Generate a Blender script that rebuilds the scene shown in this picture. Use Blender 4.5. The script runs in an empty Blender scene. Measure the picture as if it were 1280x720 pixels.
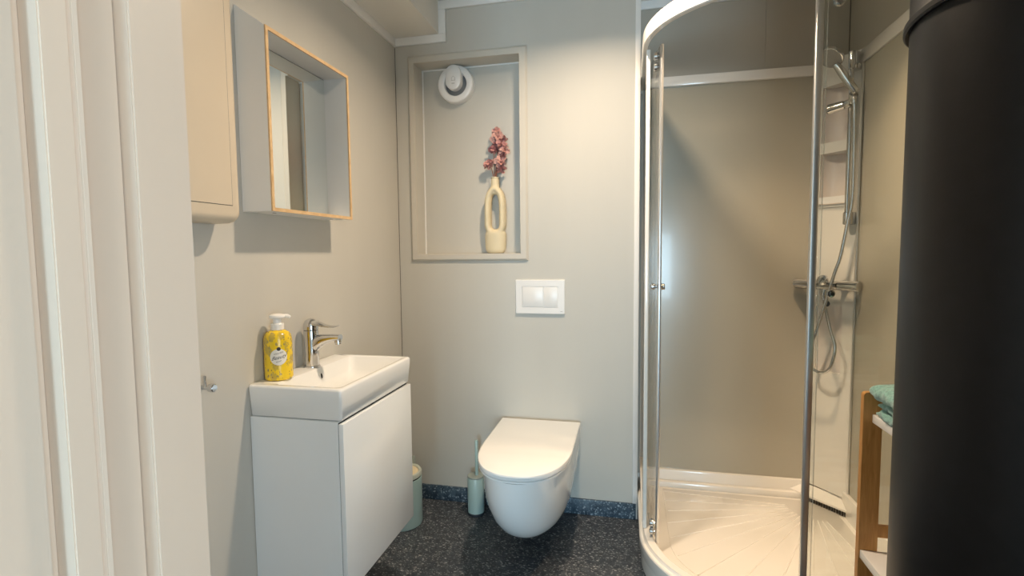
import bpy, bmesh, math, random
from math import sin, cos, pi, radians, sqrt, atan2
from mathutils import Vector, Matrix

random.seed(7)
C = bpy.context.scene.collection
SC = bpy.context.scene

# ------------------------------------------------------------------ camera
cam_d = bpy.data.cameras.new('camera')
cam = bpy.data.objects.new('camera', cam_d)
C.objects.link(cam)
SC.camera = cam
YAW, PITCH, ROLL = 0.2217, -0.0695, 0.0097
CAM = Vector((1.171, -2.512, 1.313))
_f = Vector((-sin(YAW)*cos(PITCH), cos(YAW)*cos(PITCH), sin(PITCH)))
_r = Vector((cos(YAW), sin(YAW), 0.0))
_u = _r.cross(_f)
_r2 = cos(ROLL)*_r - sin(ROLL)*_u
_u2 = cos(ROLL)*_u + sin(ROLL)*_r
cam.matrix_world = Matrix(((_r2.x, _u2.x, -_f.x, CAM.x), (_r2.y, _u2.y, -_f.y, CAM.y),
                           (_r2.z, _u2.z, -_f.z, CAM.z), (0, 0, 0, 1)))
cam_d.sensor_width = 36.0
cam_d.lens = 642.2/1280*36.0
cam_d.clip_start = 0.02

# ------------------------------------------------------------------ world, lights, exposure
w = bpy.data.worlds.new('world')
SC.world = w
w.use_nodes = True
w.node_tree.nodes['Background'].inputs[0].default_value = (0.62, 0.80, 1.0, 1)
w.node_tree.nodes['Background'].inputs[1].default_value = 2.0
SC.view_settings.view_transform = 'Standard'
SC.view_settings.look = 'None'
SC.view_settings.gamma = 1.0
SC.view_settings.use_curve_mapping = False
SC.view_settings.exposure = 0.08
SC.cycles.max_bounces = 14
SC.cycles.diffuse_bounces = 7
SC.cycles.glossy_bounces = 6
SC.cycles.transparent_max_bounces = 16
SC.cycles.caustics_reflective = False
SC.cycles.caustics_refractive = False
SC.cycles.use_denoising = True
SC.cycles.sample_clamp_indirect = 6.0


def area(name, loc, target, power, col, sx, sy=None, shape='RECTANGLE', spread=pi):
    d = bpy.data.lights.new(name, 'AREA')
    d.energy = power
    d.color = col
    d.shape = shape
    d.size = sx
    if sy:
        d.size_y = sy
    d.spread = spread
    o = bpy.data.objects.new(name, d)
    C.objects.link(o)
    o.location = loc
    o.rotation_euler = (Vector(target)-Vector(loc)).to_track_quat('-Z', 'Y').to_euler()
    return o


# daylight from the far hall window, plus an added unseen window on the right
area('window_daylight', (1.45, -8.0, 1.0), (1.1, 0, .6), 190, (0.56, 0.82, 1.0), 1.5, 1.3)
area('added_side_daylight', (2.47, -3.2, 1.05), (.6, -2.0, .9), 24, (0.66, 0.87, 1.0), .9, 1.3)  # added side daylight for the vanity and door frame

# ------------------------------------------------------------------ materials


def nodes(name):
    m = bpy.data.materials.new(name)
    m.use_nodes = True
    nt = m.node_tree
    return m, nt, nt.nodes['Principled BSDF']


def mat(name, col, rough=0.5, metal=0.0, spec=0.5, coat=0.0, var=0.0, vscale=8.0, bump=0.0, bscale=120.0,
        stretch=(1, 1, 1), sheen=0.0, sss=0.0):
    m, nt, b = nodes(name)
    b.inputs['Base Color'].default_value = (*col, 1)
    b.inputs['Roughness'].default_value = rough
    b.inputs['Metallic'].default_value = metal
    b.inputs['Specular IOR Level'].default_value = spec
    b.inputs['Coat Weight'].default_value = coat
    b.inputs['Coat Roughness'].default_value = 0.05
    b.inputs['Sheen Weight'].default_value = sheen
    tc = nt.nodes.new('ShaderNodeTexCoord')
    mp = nt.nodes.new('ShaderNodeMapping')
    mp.inputs['Scale'].default_value = stretch
    nt.links.new(tc.outputs['Object'], mp.inputs['Vector'])
    if var > 0:
        n = nt.nodes.new('ShaderNodeTexNoise')
        n.inputs['Scale'].default_value = vscale
        n.inputs['Detail'].default_value = 4
        nt.links.new(mp.outputs['Vector'], n.inputs['Vector'])
        r = nt.nodes.new('ShaderNodeValToRGB')
        r.color_ramp.elements[0].position = 0.3
        r.color_ramp.elements[1].position = 0.7
        r.color_ramp.elements[0].color = (*[c*(1-var) for c in col], 1)
        r.color_ramp.elements[1].color = (*[min(1, c*(1+var)) for c in col], 1)
        nt.links.new(n.outputs['Fac'], r.inputs['Fac'])
        nt.links.new(r.outputs['Color'], b.inputs['Base Color'])
    if bump > 0:
        n = nt.nodes.new('ShaderNodeTexNoise')
        n.inputs['Scale'].default_value = bscale
        n.inputs['Detail'].default_value = 3
        nt.links.new(mp.outputs['Vector'], n.inputs['Vector'])
        bp = nt.nodes.new('ShaderNodeBump')
        bp.inputs['Strength'].default_value = bump
        bp.inputs['Distance'].default_value = 0.002
        nt.links.new(n.outputs['Fac'], bp.inputs['Height'])
        nt.links.new(bp.outputs['Normal'], b.inputs['Normal'])
    return m


def floor_mat(name, dark, mid, light):
    m, nt, b = nodes(name)
    tc = nt.nodes.new('ShaderNodeTexCoord')
    prev = None

    def vor(scale, seed, lo, hi):
        mp = nt.nodes.new('ShaderNodeMapping')
        mp.inputs['Location'].default_value = (seed, seed*1.7, seed*.3)
        mp.inputs['Rotation'].default_value = (0, 0, seed)
        mp.inputs['Scale'].default_value = (1, 1.6, 1)
        nt.links.new(tc.outputs['Object'], mp.inputs['Vector'])
        nz = nt.nodes.new('ShaderNodeTexNoise')
        nz.inputs['Scale'].default_value = scale*1.2
        nt.links.new(mp.outputs['Vector'], nz.inputs['Vector'])
        mx = nt.nodes.new('ShaderNodeMix')
        mx.data_type = 'VECTOR'
        mx.inputs['Factor'].default_value = 0.012
        nt.links.new(mp.outputs['Vector'], mx.inputs['A'])
        nt.links.new(nz.outputs['Color'], mx.inputs['B'])
        v = nt.nodes.new('ShaderNodeTexVoronoi')
        v.inputs['Scale'].default_value = scale
        nt.links.new(mx.outputs['Result'], v.inputs['Vector'])
        r = nt.nodes.new('ShaderNodeValToRGB')
        r.color_ramp.elements[0].position = lo
        r.color_ramp.elements[0].color = (1, 1, 1, 1)
        r.color_ramp.elements[1].position = hi
        r.color_ramp.elements[1].color = (0, 0, 0, 1)
        nt.links.new(v.outputs['Distance'], r.inputs['Fac'])
        # only some cells carry a fleck
        t = nt.nodes.new('ShaderNodeMath')
        t.operation = 'GREATER_THAN'
        t.inputs[1].default_value = 0.42
        sep = nt.nodes.new('ShaderNodeSeparateColor')
        nt.links.new(v.outputs['Color'], sep.inputs['Color'])
        nt.links.new(sep.outputs['Red'], t.inputs[0])
        mu = nt.nodes.new('ShaderNodeMath')
        mu.operation = 'MULTIPLY'
        nt.links.new(r.outputs['Color'], mu.inputs[0])
        nt.links.new(t.outputs['Value'], mu.inputs[1])
        mu2 = nt.nodes.new('ShaderNodeMath')
        mu2.operation = 'MULTIPLY'
        nt.links.new(mu.outputs['Value'], mu2.inputs[0])
        nt.links.new(sep.outputs['Green'], mu2.inputs[1])
        return mu2.outputs['Value']
    big = nt.nodes.new('ShaderNodeTexNoise')
    big.inputs['Scale'].default_value = 30
    big.inputs['Detail'].default_value = 6
    nt.links.new(tc.outputs['Object'], big.inputs['Vector'])
    r0 = nt.nodes.new('ShaderNodeValToRGB')
    r0.color_ramp.elements[0].position = 0.35
    r0.color_ramp.elements[0].color = (*dark, 1)
    r0.color_ramp.elements[1].position = 0.7
    r0.color_ramp.elements[1].color = (*mid, 1)
    nt.links.new(big.outputs['Fac'], r0.inputs['Fac'])
    prev = r0.outputs['Color']
    for scale, seed, lo, hi in ((62, 1.3, .24, .40), (105, 4.1, .24, .42), (48, 8.3, .13, .24)):
        f = vor(scale, seed, lo, hi)
        mx = nt.nodes.new('ShaderNodeMix')
        mx.data_type = 'RGBA'
        nt.links.new(f, mx.inputs['Factor'])
        nt.links.new(prev, mx.inputs['A'])
        mx.inputs['B'].default_value = (*light, 1)
        prev = mx.outputs['Result']
    nt.links.new(prev, b.inputs['Base Color'])
    b.inputs['Roughness'].default_value = 0.42
    b.inputs['Specular IOR Level'].default_value = 0.4
    return m


def glass_mat(name, tint, refl=1.0):
    m = bpy.data.materials.new(name)
    m.use_nodes = True
    nt = m.node_tree
    nt.nodes.clear()
    out = nt.nodes.new('ShaderNodeOutputMaterial')
    tr = nt.nodes.new('ShaderNodeBsdfTransparent')
    tr.inputs[0].default_value = (*tint, 1)
    gl = nt.nodes.new('ShaderNodeBsdfGlossy')
    gl.inputs['Roughness'].default_value = 0.01
    fr = nt.nodes.new('ShaderNodeFresnel')
    fr.inputs['IOR'].default_value = 1.5
    mu = nt.nodes.new('ShaderNodeMath')
    mu.operation = 'MULTIPLY'
    mu.inputs[1].default_value = refl
    mx = nt.nodes.new('ShaderNodeMixShader')
    nt.links.new(fr.outputs[0], mu.inputs[0])
    nt.links.new(mu.outputs[0], mx.inputs[0])
    nt.links.new(tr.outputs[0], mx.inputs[1])
    nt.links.new(gl.outputs[0], mx.inputs[2])
    nt.links.new(mx.outputs[0], out.inputs[0])
    return m


def wood_mat(name, a, b_, scale=(30, 30, 2.5), rough=0.45):
    m, nt, b = nodes(name)
    tc = nt.nodes.new('ShaderNodeTexCoord')
    mp = nt.nodes.new('ShaderNodeMapping')
    mp.inputs['Scale'].default_value = scale
    nt.links.new(tc.outputs['Object'], mp.inputs['Vector'])
    n = nt.nodes.new('ShaderNodeTexNoise')
    n.inputs['Scale'].default_value = 3.0
    n.inputs['Detail'].default_value = 5
    n.inputs['Distortion'].default_value = 0.6
    nt.links.new(mp.outputs['Vector'], n.inputs['Vector'])
    r = nt.nodes.new('ShaderNodeValToRGB')
    r.color_ramp.elements[0].position = 0.3
    r.color_ramp.elements[0].color = (*a, 1)
    r.color_ramp.elements[1].position = 0.72
    r.color_ramp.elements[1].color = (*b_, 1)
    nt.links.new(n.outputs['Fac'], r.inputs['Fac'])
    nt.links.new(r.outputs['Color'], b.inputs['Base Color'])
    b.inputs['Roughness'].default_value = rough
    return m


def bottle_mat():
    m, nt, b = nodes('yellow_floral_print')
    tc = nt.nodes.new('ShaderNodeTexCoord')

    def layer(prev, scale, lo, hi, col, loc):
        mp = nt.nodes.new('ShaderNodeMapping')
        mp.inputs['Location'].default_value = loc
        mp.inputs['Scale'].default_value = (1, 1, .7)
        nt.links.new(tc.outputs['Object'], mp.inputs['Vector'])
        v = nt.nodes.new('ShaderNodeTexVoronoi')
        v.inputs['Scale'].default_value = scale
        nt.links.new(mp.outputs['Vector'], v.inputs['Vector'])
        n = nt.nodes.new('ShaderNodeTexNoise')
        n.inputs['Scale'].default_value = 210
        n.inputs['Detail'].default_value = 2
        nt.links.new(tc.outputs['Object'], n.inputs['Vector'])
        ad = nt.nodes.new('ShaderNodeMath')
        ad.operation = 'ADD'
        nt.links.new(v.outputs['Distance'], ad.inputs[0])
        sc = nt.nodes.new('ShaderNodeMath')
        sc.operation = 'MULTIPLY'
        sc.inputs[1].default_value = 0.55
        nt.links.new(n.outputs['Fac'], sc.inputs[0])
        nt.links.new(sc.outputs[0], ad.inputs[1])
        r = nt.nodes.new('ShaderNodeValToRGB')
        r.color_ramp.elements[0].position = lo
        r.color_ramp.elements[0].color = (1, 1, 1, 1)
        r.color_ramp.elements[1].position = hi
        r.color_ramp.elements[1].color = (0, 0, 0, 1)
        nt.links.new(ad.outputs[0], r.inputs['Fac'])
        mx = nt.nodes.new('ShaderNodeMix')
        mx.data_type = 'RGBA'
        nt.links.new(r.outputs['Color'], mx.inputs['Factor'])
        if isinstance(prev, tuple):
            mx.inputs['A'].default_value = (*prev, 1)
        else:
            nt.links.new(prev, mx.inputs['A'])
        mx.inputs['B'].default_value = (*col, 1)
        return mx.outputs['Result']
    p = layer((0.86, 0.60, 0.025), 38, .66, .73, (0.56, 0.41, 0.07), (0, 0, 0))
    p = layer(p, 80, .53, .59, (0.42, 0.33, 0.10), (1.3, .4, .2))
    p = layer(p, 95, .37, .41, (0.17, 0.08, 0.05), (.7, 2.4, 1.2))
    nt.links.new(p, b.inputs['Base Color'])
    b.inputs['Roughness'].default_value = 0.18
    return m


M = {}
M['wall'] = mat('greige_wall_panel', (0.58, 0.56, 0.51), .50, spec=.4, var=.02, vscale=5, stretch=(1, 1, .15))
M['shower_wall'] = mat('greige_wall_dimmed', (0.45, 0.42, 0.36), .45, var=.02, vscale=5)  # wall colour darkened to carry the dim light around the shower
M['ceil'] = mat('ceiling_paint', (0.76, 0.74, 0.69), .6, var=.015, vscale=4)
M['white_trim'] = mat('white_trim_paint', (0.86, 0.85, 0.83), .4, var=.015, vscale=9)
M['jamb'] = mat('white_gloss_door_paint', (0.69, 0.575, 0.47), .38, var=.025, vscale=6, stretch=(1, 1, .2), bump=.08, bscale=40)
M['niche'] = mat('niche_paint', (0.60, 0.565, 0.50), .4, var=.015, vscale=6)
M['floor'] = floor_mat('dark_flecked_vinyl', (0.024, 0.031, 0.042), (0.062, 0.074, 0.09), (0.36, 0.37, 0.38))
M['skirt'] = floor_mat('flecked_vinyl_bluish_lit', (0.03, 0.052, 0.078), (0.085, 0.13, 0.175), (0.36, 0.44, 0.50))  # same vinyl as the floor, with bluish daylight put into the colour
M['hall'] = mat('hall_wall_paint', (0.74, 0.72, 0.68), .6, var=.02, vscale=4)
M['hallfloor'] = wood_mat('hall_floor_boards', (0.30, 0.2, 0.12), (0.42, 0.3, 0.19), (2, 20, 20))
M['ceramic'] = mat('white_ceramic', (0.87, 0.88, 0.88), .08, spec=.5, coat=.4, var=.006, vscale=3)
M['lacquer'] = mat('white_lacquer', (0.84, 0.88, 0.91), .22, coat=.2, var=.01, vscale=5)
M['white_plastic'] = mat('white_plastic', (0.84, 0.83, 0.82), .3, var=.008, vscale=12)
M['grey_plastic'] = mat('grey_fan_core', (0.16, 0.165, 0.17), .45, var=.06, vscale=60)
M['nozzle_grey'] = mat('grey_spray_face', (0.36, 0.35, 0.33), .35, var=.05, vscale=90)
M['cream_plastic'] = mat('cream_plastic', (0.66, 0.56, 0.43), .33, var=.012, vscale=6)
M['dark_gap'] = mat('dark_gap', (0.05, 0.045, 0.04), .7, var=.1, vscale=40)
M['cab_white'] = mat('cabinet_white', (0.85, 0.845, 0.82), .4, var=.01, vscale=5)
M['oak'] = wood_mat('oak_edge', (0.62, 0.40, 0.20), (0.78, 0.55, 0.30), (60, 10, 10))
M['mirror'] = mat('mirror_silver', (0.90, 0.92, 0.89), .0, metal=1.0, var=.002, vscale=2)
M['chrome'] = mat('chrome', (0.68, 0.68, 0.68), .08, metal=1.0, var=.01, vscale=20)
M['alu'] = mat('satin_aluminium', (0.74, 0.74, 0.73), .36, metal=1.0, var=.02, vscale=40, stretch=(1, 1, .05))
M['glass'] = glass_mat('clear_shower_glass', (0.985, 0.992, 0.985), 0.6)
M['cabin_white'] = mat('shower_acrylic_white', (0.82, 0.795, 0.75), .16, coat=.3, var=.006, vscale=3)
M['cabin_panel'] = mat('glossy_taupe_back_panel', (0.41, 0.385, 0.315), .21, spec=.5, coat=.15, var=.01, vscale=2)
M['black'] = mat('matte_black_enamel', (0.006, 0.006, 0.007), .40, spec=.26, var=.2, vscale=30, bump=.04, bscale=300)
M['bamboo'] = wood_mat('bamboo', (0.42, 0.19, 0.045), (0.62, 0.32, 0.10), (40, 40, 4))
M['bamboo_end'] = wood_mat('bamboo_light_edge', (0.58, 0.33, 0.12), (0.72, 0.45, 0.2), (40, 40, 4))
M['shelf_white'] = mat('white_shelf_board', (0.84, 0.82, 0.79), .35, var=.01, vscale=8)
M['towel'] = mat('turquoise_terry', (0.22, 0.42, 0.37), .95, var=.28, vscale=160, bump=1.0, bscale=420, sheen=.6)
M['towel2'] = mat('green_terry', (0.25, 0.47, 0.41), .95, var=.28, vscale=170, bump=1.0, bscale=400, sheen=.6)
M['sage'] = mat('sage_green_plastic', (0.38, 0.525, 0.515), .28, var=.01, vscale=8)
M['sage_grey'] = mat('sage_grey_metal', (0.30, 0.345, 0.325), .32, var=.01, vscale=8)
M['sage_lid'] = mat('pale_sage_lid', (0.52, 0.56, 0.50), .35, var=.01, vscale=8)
M['rubber'] = mat('dark_rubber', (0.03, 0.035, 0.045), .5, var=.1, vscale=40)
M['vase'] = mat('cream_stoneware', (0.74, 0.64, 0.44), .55, var=.035, vscale=14, bump=.15, bscale=90)
M['petal'] = mat('dusty_pink_petal', (0.56, 0.275, 0.25), .8, var=.3, vscale=60)
M['petal2'] = mat('pale_pink_petal', (0.68, 0.40, 0.35), .8, var=.3, vscale=70)
M['petal3'] = mat('faded_rose_petal', (0.42, 0.19, 0.19), .8, var=.3, vscale=60)
M['stem'] = mat('brown_dried_stem', (0.24, 0.10, 0.065), .8, var=.2, vscale=80)
M['bottle'] = bottle_mat()
M['label'] = mat('white_label', (0.85, 0.82, 0.76), .4, var=.01, vscale=40)
M['ink'] = mat('black_ink', (0.025, 0.02, 0.022), .5, var=.1, vscale=80)
M['tag_grey'] = mat('grey_print', (0.45, 0.43, 0.42), .5, var=.05, vscale=80)
M['pump'] = mat('white_pump_plastic', (0.86, 0.85, 0.83), .3, var=.01, vscale=20)
M['recess'] = mat('recess_shaded_white', (0.74, 0.68, 0.65), .3, var=.01, vscale=6)  # cabin white darkened, recess shading put into the colour


def lamp_mat():
    m, nt, b = nodes('lamp_diffuser_glow')
    n = nt.nodes.new('ShaderNodeTexNoise')
    b.inputs['Emission Color'].default_value = (1.0, .74, .47, 1)
    b.inputs['Emission Strength'].default_value = 6.0
    return m


M['lamp'] = lamp_mat()

# ------------------------------------------------------------------ mesh helpers
new = bmesh.new


def box(bm, x0, y0, z0, x1, y1, z1, bev=0.0, seg=2, mtx=None):
    r = bmesh.ops.create_cube(bm, size=1.0)
    vs = r['verts']
    bmesh.ops.scale(bm, vec=(abs(x1-x0), abs(y1-y0), abs(z1-z0)), verts=vs)
    bmesh.ops.translate(bm, vec=((x0+x1)/2, (y0+y1)/2, (z0+z1)/2), verts=vs)
    if mtx is not None:
        bmesh.ops.transform(bm, matrix=mtx, verts=vs)
    if bev > 0:
        es = list({e for v in vs for e in v.link_edges})
        bmesh.ops.bevel(bm, geom=es, offset=bev, segments=seg, affect='EDGES', profile=0.5)
    return bm


def loft(bm, rings, cap0=True, cap1=True, closed=True):
    vr = [[bm.verts.new(p) for p in ring] for ring in rings]
    n = len(vr[0])
    for a, b in zip(vr[:-1], vr[1:]):
        for i in range(n if closed else n-1):
            j = (i+1) % n
            bm.faces.new((a[i], a[j], b[j], b[i]))
    if cap0:
        bm.faces.new(list(reversed(vr[0])))
    if cap1:
        bm.faces.new(vr[-1])
    return bm


def prism(bm, poly, z0, z1, fn=lambda a, b, c: (a, b, c)):
    return loft(bm, [[fn(x, y, z0) for x, y in poly], [fn(x, y, z1) for x, y in poly]])


def frame_from(axis):
    a = Vector(axis).normalized()
    t = Vector((0, 0, 1)) if abs(a.z) < .9 else Vector((1, 0, 0))
    u = t.cross(a).normalized()
    v = a.cross(u).normalized()
    return a, u, v


def lathe(bm, prof, origin, axis=(0, 0, 1), seg=32, cap0=True, cap1=True, sx=1.0, sy=1.0):
    a, u, v = frame_from(axis)
    o = Vector(origin)
    rings = []
    for r, h in prof:
        rings.append([o+a*h+u*(r*sx*cos(2*pi*i/seg))+v*(r*sy*sin(2*pi*i/seg)) for i in range(seg)])
    return loft(bm, rings, cap0, cap1)


def tube(bm, pts, rad, seg=12, cap=True):
    pts = [Vector(p) for p in pts]
    n = len(pts)
    rad = rad if isinstance(rad, (list, tuple)) else [rad]*n
    t0 = (pts[1]-pts[0]).normalized()
    _, u, v = frame_from(t0)
    rings = []
    for i, p in enumerate(pts):
        if i == 0:
            t = (pts[1]-pts[0])
        elif i == n-1:
            t = (pts[-1]-pts[-2])
        else:
            t = (pts[i+1]-pts[i-1])
        t.normalize()
        u = (u-t*u.dot(t)).normalized()
        v = t.cross(u)
        rings.append([p+u*(rad[i]*cos(2*pi*k/seg))+v*(rad[i]*sin(2*pi*k/seg)) for k in range(seg)])
    return loft(bm, rings, cap, cap)


def spline(pts, n=8):
    P = [Vector(p) for p in pts]
    P = [P[0]*2-P[1]]+P+[P[-1]*2-P[-2]]
    out = []
    for i in range(1, len(P)-2):
        for k in range(n):
            t = k/n
            a, b, c, d = P[i-1], P[i], P[i+1], P[i+2]
            out.append(.5*((2*b)+(c-a)*t+(2*a-5*b+4*c-d)*t*t+(3*b-a-3*c+d)*t**3))
    out.append(P[-2])
    return out


def rrect(x0, y0, x1, y1, r, n=6):
    pts = []
    for cx, cy, a0 in ((x1-r, y1-r, 0), (x0+r, y1-r, pi/2), (x0+r, y0+r, pi), (x1-r, y0+r, 1.5*pi)):
        for i in range(n+1):
            a = a0+pi/2*i/n
            pts.append((cx+r*cos(a), cy+r*sin(a)))
    return pts


def to_obj(name, bm, m, parent=None, base=None, smooth=True, ang=35):
    bmesh.ops.recalc_face_normals(bm, faces=bm.faces)
    off = Vector((0, 0, 0))
    if parent is not None:
        off = Vector(parent['_base'])
    elif base is not None:
        off = Vector(base)
    if off.length > 0:
        bmesh.ops.translate(bm, vec=-off, verts=bm.verts)
    me = bpy.data.meshes.new(name)
    bm.to_mesh(me)
    bm.free()
    if m is not None:
        me.materials.append(m)
    if smooth:
        for p in me.polygons:
            p.use_smooth = True
        me.set_sharp_from_angle(angle=radians(ang))
    o = bpy.data.objects.new(name, me)
    C.objects.link(o)
    o['_base'] = list(off)
    if parent is not None:
        o.parent = parent
    else:
        o.location = off
    return o


def thing(name, label, cat, base, group=None):
    o = bpy.data.objects.new(name, None)
    o.empty_display_size = .05
    C.objects.link(o)
    o.location = base
    o['_base'] = list(base)
    o['label'] = label
    o['category'] = cat
    if group:
        o['group'] = group
    return o


def struct(name, bm, m, smooth=False, ang=35):
    o = to_obj(name, bm, m, smooth=smooth, ang=ang)
    o['kind'] = 'structure'
    return o


def bx(*a, **k):
    return box(new(), *a, **k)


# ------------------------------------------------------------------ room shell
H = 2.56            # ceiling height
XE = 1.218          # end of the toilet wall
YS = 0.246          # deeper wall behind the shower
XR = 2.1755         # right wall
YF = -1.925         # bathroom face of the front wall
YO = -2.23          # hall face of the front wall

struct('floor', bx(-.3, -8.2, -.06, XR+.5, YS+.1, 0), M['floor'])
ceil = struct('ceiling', bx(-.12, YF, H, XR+.12, YS+.12, H+.06), M['ceil'])
to_obj('soffit', bx(0, YF, 2.402, .245, 0, H), M['ceil'], ceil, smooth=False)
struct('wall_left', bx(-.12, YF-.225, 0, -.0, YS+.1, H), M['wall'])

# back wall with the niche hole: four pieces around the opening, in one mesh
NX1, NX2, NZ1, NZ2, ND = .107, .652, 1.304, 2.271, .105
bm = new()
box(bm, 0.0035, 0, 0, NX1, .2, H)
box(bm, NX2, 0, 0, XE, .2, H)
box(bm, NX1, 0, 0, NX2, .2, NZ1)
box(bm, NX1, 0, NZ2, NX2, .2, H)
box(bm, NX1, ND, NZ1, NX2, .2, NZ2)
wb = struct('wall_back', bm, M['wall'])
to_obj('corner_joint', bx(0, .002, 0, .004, .01, 2.36), M['dark_gap'], wb, smooth=False)


def frame_piece(pts_outer, pts_inner, i, prof):
    """one mitred side of a rectangular moulding on the plane Y=0; prof: (fraction outer->inner, proud)"""
    j = (i+1) % 4
    bm = new()
    ra, rb = [], []
    for f, d in prof:
        for ring, k in ((ra, i), (rb, j)):
            x = pts_outer[k][0]*(1-f)+pts_inner[k][0]*f
            z = pts_outer[k][1]*(1-f)+pts_inner[k][1]*f
            ring.append((x, -d, z))
    return loft(bm, [ra, rb])


po = [(.0715, 1.2708), (.6913, 1.2708), (.6913, 2.3105), (.0715, 2.3105)]
pi_ = [(NX1, NZ1), (NX2, NZ1), (NX2, NZ2), (NX1, NZ2)]
for i in range(4):
    to_obj('niche_frame', frame_piece(po, pi_, i, [(0, -.001), (0, .003), (.05, .0045), (.22, .012), (.3, .0135), (.97, .0135), (1, .012), (1, -.001)]),
           M['niche'], wb, smooth=False)
# thin pale edge beads where the lining meets the niche's back
bm = new()
box(bm, NX1, ND-.006, NZ2-.006, NX2, ND-.0005, NZ2)
to_obj('niche_bead', bm, M['white_trim'], wb, smooth=False)
to_obj('niche_bead', bx(NX1, ND-.006, NZ1, NX1+.006, ND-.0005, NZ2-.006), M['white_trim'], wb, smooth=False)
to_obj('niche_sill', bx(NX1+.0005, .0, NZ1-.0005, NX2-.0005, ND-.001, NZ1+.004, bev=.001), M['niche'], wb, smooth=False)

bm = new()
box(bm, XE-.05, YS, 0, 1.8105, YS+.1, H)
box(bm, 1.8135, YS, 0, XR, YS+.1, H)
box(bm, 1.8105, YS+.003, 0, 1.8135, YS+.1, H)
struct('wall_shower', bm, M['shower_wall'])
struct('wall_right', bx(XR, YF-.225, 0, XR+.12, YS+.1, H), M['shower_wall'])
to_obj('corner_joint', bx(XR-.003, YS-.003, 0, XR, YS, H), M['dark_gap'], bpy.data.objects['wall_right'], smooth=False)

# front wall with the doorway the camera looks through
DX0, DX1, DH = .578, 1.60, 2.32
bm = new()
box(bm, -.12, YO, 0, DX0, YF, H)
box(bm, DX1, YO, 0, XR+.12, YF, H)
box(bm, DX0, YO, DH, DX1, YF, H)
struct('wall_front', bm, M['wall'])

# vinyl skirting
bm = new()
box(bm, .0, -.012, 0, XE-.001, 0, .0789, bev=.002)
struct('baseboard_back', bm, M['skirt'], True)
struct('baseboard_left', bx(0, YF, 0, .010, -.012, .0789, bev=.002), M['skirt'], True)

# ceiling trim
t1 = struct('trim_1', bx(0, -.014, 2.3626, .2812, 0, 2.402, bev=.002), M['white_trim'], True)
struct('trim_2', bx(.243, -.014, 2.402, .2812, 0, 2.5196, bev=.002), M['white_trim'], True)
struct('trim_3', bx(.243, -.014, 2.5196, XE, 0, H, bev=.002), M['white_trim'], True)
struct('trim_4', bx(0, YF, 2.3626, .014, -.014, 2.402, bev=.002), M['white_trim'], True)
struct('trim_5', bx(XE, YS-.014, 2.5196, XR, YS, H, bev=.002), M['white_trim'], True)
struct('trim_6', bx(XE-.018, -.006, .0, XE+.006, .03, H, bev=.002), M['white_trim'], True)
struct('trim_7', bx(XR-.014, YF, 2.5196, XR, YS-.014, H, bev=.002), M['white_trim'], True)

# ------------------------------------------------------------------ door frame (left jamb seen obliquely, right jamb out of view)
def jx(px, X):
    """Y on the plane X where the frame's moulding lines stand (measured at eye height)"""
    d = ((px-640)/642.2)*_r2+_f
    t = (X-CAM.x)/d.x
    return CAM.y+t*d.y


door = thing('door_1', 'white painted door frame with stepped mouldings', 'door frame', (.6, -2.05, 0))
del door['category'], door['label']
door['kind'] = 'structure'
XA = .600
ya0, ya1 = jx(41, XA), jx(62, XA)
XB = XA+.011
yb1 = jx(107, XB)
yd1 = jx(121, XB)
XD = .586
ye1 = jx(163, XD)
XG = .606
yg1 = jx(246, XG)


def slab(name, poly, m='jamb', bev=0.0):
    bm = new()
    prism(bm, poly, 0.0, DH)
    if bev:
        es = [e for e in bm.edges if abs(e.verts[0].co.z-e.verts[1].co.z) > 1]
        bmesh.ops.bevel(bm, geom=es, offset=bev, segments=2, affect='EDGES')
    return to_obj(name, bm, M[m], door)


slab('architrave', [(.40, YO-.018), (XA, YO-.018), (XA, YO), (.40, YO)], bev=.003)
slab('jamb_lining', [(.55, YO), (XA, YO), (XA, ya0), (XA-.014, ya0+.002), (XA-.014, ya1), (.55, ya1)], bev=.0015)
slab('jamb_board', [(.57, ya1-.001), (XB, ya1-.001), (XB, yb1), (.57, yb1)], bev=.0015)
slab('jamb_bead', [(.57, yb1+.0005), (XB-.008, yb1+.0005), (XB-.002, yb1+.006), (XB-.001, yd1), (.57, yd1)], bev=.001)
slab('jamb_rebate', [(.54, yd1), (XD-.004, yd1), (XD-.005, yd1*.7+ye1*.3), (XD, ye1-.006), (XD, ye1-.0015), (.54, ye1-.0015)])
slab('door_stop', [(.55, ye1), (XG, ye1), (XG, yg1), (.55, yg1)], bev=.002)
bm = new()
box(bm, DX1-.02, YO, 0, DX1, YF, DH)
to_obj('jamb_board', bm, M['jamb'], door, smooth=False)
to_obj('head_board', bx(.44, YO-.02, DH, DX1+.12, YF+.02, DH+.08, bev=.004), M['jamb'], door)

# ------------------------------------------------------------------ hall behind the camera (seen only in reflections) with its window
struct('wall_hall_left', bx(-.42, -8.1, 0, -.3, YO, H), M['hall'])
bm = new()
HX = XR+.35
box(bm, HX, -8.1, 0, HX+.12, -3.7, H)
box(bm, HX, -2.7, 0, HX+.12, YO, H)
box(bm, HX, -3.7, 0, HX+.12, -2.7, .35)
box(bm, HX, -3.7, 1.75, HX+.12, -2.7, H)
struct('wall_hall_right', bm, M['hall'])
win2 = struct('added_window_2', bx(HX+.03, -3.7, .35, HX+.08, -3.65, 1.75, bev=.004), M['white_trim'], True)  # unseen window added as the opening for the side daylight
for a in ((HX+.03, -2.75, .35, HX+.08, -2.7, 1.75), (HX+.03, -3.65, .35, HX+.08, -2.75, .40), (HX+.03, -3.65, 1.70, HX+.08, -2.75, 1.75)):
    to_obj('window_frame', bx(*a, bev=.004), M['white_trim'], win2)
bm = new()
box(bm, -.42, -8.22, 0, .7, -8.1, H)
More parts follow.
